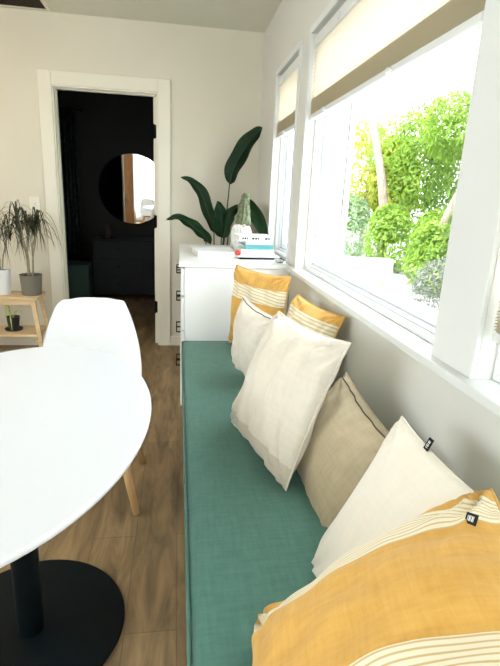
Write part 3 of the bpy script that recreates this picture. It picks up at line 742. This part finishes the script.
curtain(-1.45, -.95, 'white sheer curtain at the left of the rear window', 0)
curtain(-.15, .35, 'white sheer curtain at the right of the rear window', 2)

# ------------------------------------------------------------------ outdoors
ground_m = noisy(mat('pale_paving', (.7, .7, .68), .9), (.30, .31, .30), (.44, .45, .44), 1.5, 4, .2, 12)
struct('ground', bx((XO + .1, -6, -.9), (40, 60, -.6)), ground_m, 'sunlit pale garden paving', 'ground')
bark_m = noisy(mat('pale_bark', (.5, .42, .33), .9), (.13, .105, .08), (.25, .205, .16), 6, 5, .6, 20, stretch=(3, 3, .6), dist=.02)
def fol(name, a, b, tr): return leafmat(name, a, b, tr, .45)
f_bright = fol('leaf_bright', (.025, .065, .008), (.24, .38, .07), (.28, .42, .04))
f_yellow = fol('leaf_yellow', (.16, .20, .015), (.34, .37, .04), (.32, .36, .03))
f_mid = fol('leaf_mid', (.010, .030, .006), (.20, .31, .07), (.14, .25, .03))
f_pale = fol('leaf_pale', (.14, .22, .10), (.30, .40, .22), (.22, .34, .16))
f_grey = fol('leaf_grey', (.10, .11, .09), (.26, .27, .24), (.1, .11, .09))
def foliage(blobs, n, ls, seed):
    rnd = random.Random(seed); vs = []; fs = []
    for k in range(n):
        c, r = rnd.choice(blobs)
        while True:
            d = Vector((rnd.uniform(-1, 1), rnd.uniform(-1, 1), rnd.uniform(-1, 1)))
            if .1 < d.length < 1: break
        d = d.normalized() * (d.length ** .45); p = Vector(c) + Vector((d.x * r[0], d.y * r[1], d.z * r[2]))
        nm = (Vector((rnd.gauss(0, .6), rnd.gauss(0, .6), rnd.gauss(.7, .5))) + d * .6).normalized()
        a = nm.cross(Vector((rnd.uniform(-1, 1), rnd.uniform(-1, 1), .1))).normalized(); b = nm.cross(a); s = ls * rnd.uniform(.6, 1.3)
        i = len(vs); vs += [p - a * s, p + b * s * .42 + nm * s * .1, p + a * s, p - b * s * .42 + nm * s * .1]; fs.append((i, i + 1, i + 2, i + 3))
    bm = B(); V = [bm.verts.new(v) for v in vs]
    for f in fs: bm.faces.new([V[i] for i in f])
    return bm
def tree(name, label, cat, x, y, blobs, n, ls, fm, trunk=None, seed=1, tr=.13, group=None):
    t = thing(name, label, cat, (x, y, -.6), group=group)
    if trunk: obj('trunk', tube(B(), bez(trunk, 14), [tr * (1 - .03 * i) for i in range(15)], 12), bark_m, t)
    obj('foliage', foliage(blobs, n, ls, seed), fm, t)
    return t
# taller trees whose pale trunks show
tree('garden_tree', 'leafy tree with an upright pale trunk, left of centre in the picture window', 'tree', 6.45, 14.7,
     [((1.0, 1.8, 3.8), (.9, 2.0, 1.1)), ((1.2, .6, 3.0), (.8, 1.6, 1.2)), ((.9, -1.6, 4.0), (.8, 1.1, .9))], 6500, .085, f_bright,
     [(0, 0, 0), (-.02, .1, 1.4), (-.2, .2, 2.6), (-.35, .5, 3.6), (-.5, .9, 4.6)], 3, .17)
tree('garden_tree', 'leafy tree with a leaning pale trunk, at the right of the picture window', 'tree', 5.85, 10.3,
     [((2.2, 1.0, 3.6), (.9, 1.5, 1.1)), ((2.3, -1.2, 3.8), (.8, 1.7, 1.5)), ((2.2, .2, 2.4), (.6, 1.8, 1.4))], 6500, .07, f_bright,
     [(0, 0, 0), (0.02, .0, 1.2), (.12, -.2, 2.0), (.5, -.5, 3.0), (1.0, -1.1, 4.2)], 5, .14)
tree('garden_tree', 'yellow-green tree at the left end of the garden view', 'tree', 7.4, 19.0,
     [((0, 1.2, 3.3), (1.2, 2.2, 1.9)), ((.2, -1.9, 2.7), (.8, 1.1, 1.5))], 5200, .13, f_yellow, [(0, 0, 0), (0, .1, 1.5), (.1, .1, 2.8)], 7, .12)
tree('garden_tree', 'dense green tree behind the two pale trunks', 'tree', 8.2, 13.2,
     [((0, 0, 3.0), (1.0, 2.2, 2.1)), ((.2, 3.4, 3.4), (1.0, 2.4, 2.0)), ((.2, -2.4, 3.0), (1.0, 1.6, 2.1))], 11500, .09, f_mid, [(0, 0, 0), (0, 0, 1.5), (.1, .1, 3)], 9, .15)
for k, (x, y, h, fm, lb) in enumerate(((6.5, 17.6, 1.9, f_pale, 'pale low shrub at the left foot of the garden trees'), (6.2, 13.6, 1.7, f_bright, 'bright green shrub below the upright pale trunk'),
                                       (6.75, 11.9, 1.6, f_bright, 'broad leafy shrub between the two pale trunks'), (5.8, 10.0, 1.4, f_bright, 'bright shrub in front of the foot of the leaning trunk'), (6.1, 9.0, 1.9, f_mid, 'mid-green shrub at the right end of the garden view'))):
    tree('garden_shrub', lb, 'shrub', x, y, [((0, 0, h * .5), (.75, 1.15, h * .55)), ((.1, .4, h * .8), (.6, .7, h * .35))], 3000, .085, fm, None, 20 + k, group='shrubs under the garden trees')
tree('grey_shrub', 'grey-leaved shrub standing low behind the right post', 'shrub', 4.25, 7.3, [((0, 0, .5), (.38, .55, .62))], 2600, .035, f_grey, None, 40)
# low garden wall, bench box and orange pot
t = thing('garden_wall', 'low white garden wall with a flat coping in front of the shrubs', 'garden wall', (4.6, 11.0, -.6))
obj('wall_body', bx((-1.3, -.08, 0), (.35, .08, .48)), white_m, t); obj('coping', bx((-1.34, -.12, .48), (.39, .12, .53)), white_m, t, bevel=.01)
t = thing('planter_box', 'white planter box standing behind the low garden wall', 'planter', (4.9, 11.75, -.6))
obj('box', bx((-.5, -.22, 0), (.5, .22, .50)), white_m, t, bevel=.01); obj('rim', bx((-.53, -.25, .50), (.53, .25, .55)), white_m, t, bevel=.005)
t = thing('orange_pot', 'small orange pot in front of the low garden wall', 'pot', (4.15, 9.6, -.6))
obj('pot', lathe(B(), [(0, 0), (.10, 0), (.15, .24), (.17, .24), (.17, .30), (.14, .30), (.12, .26), (0, .22)], (0, 0, 0), 28), mat('terracotta', (.62, .26, .08), .8), t)
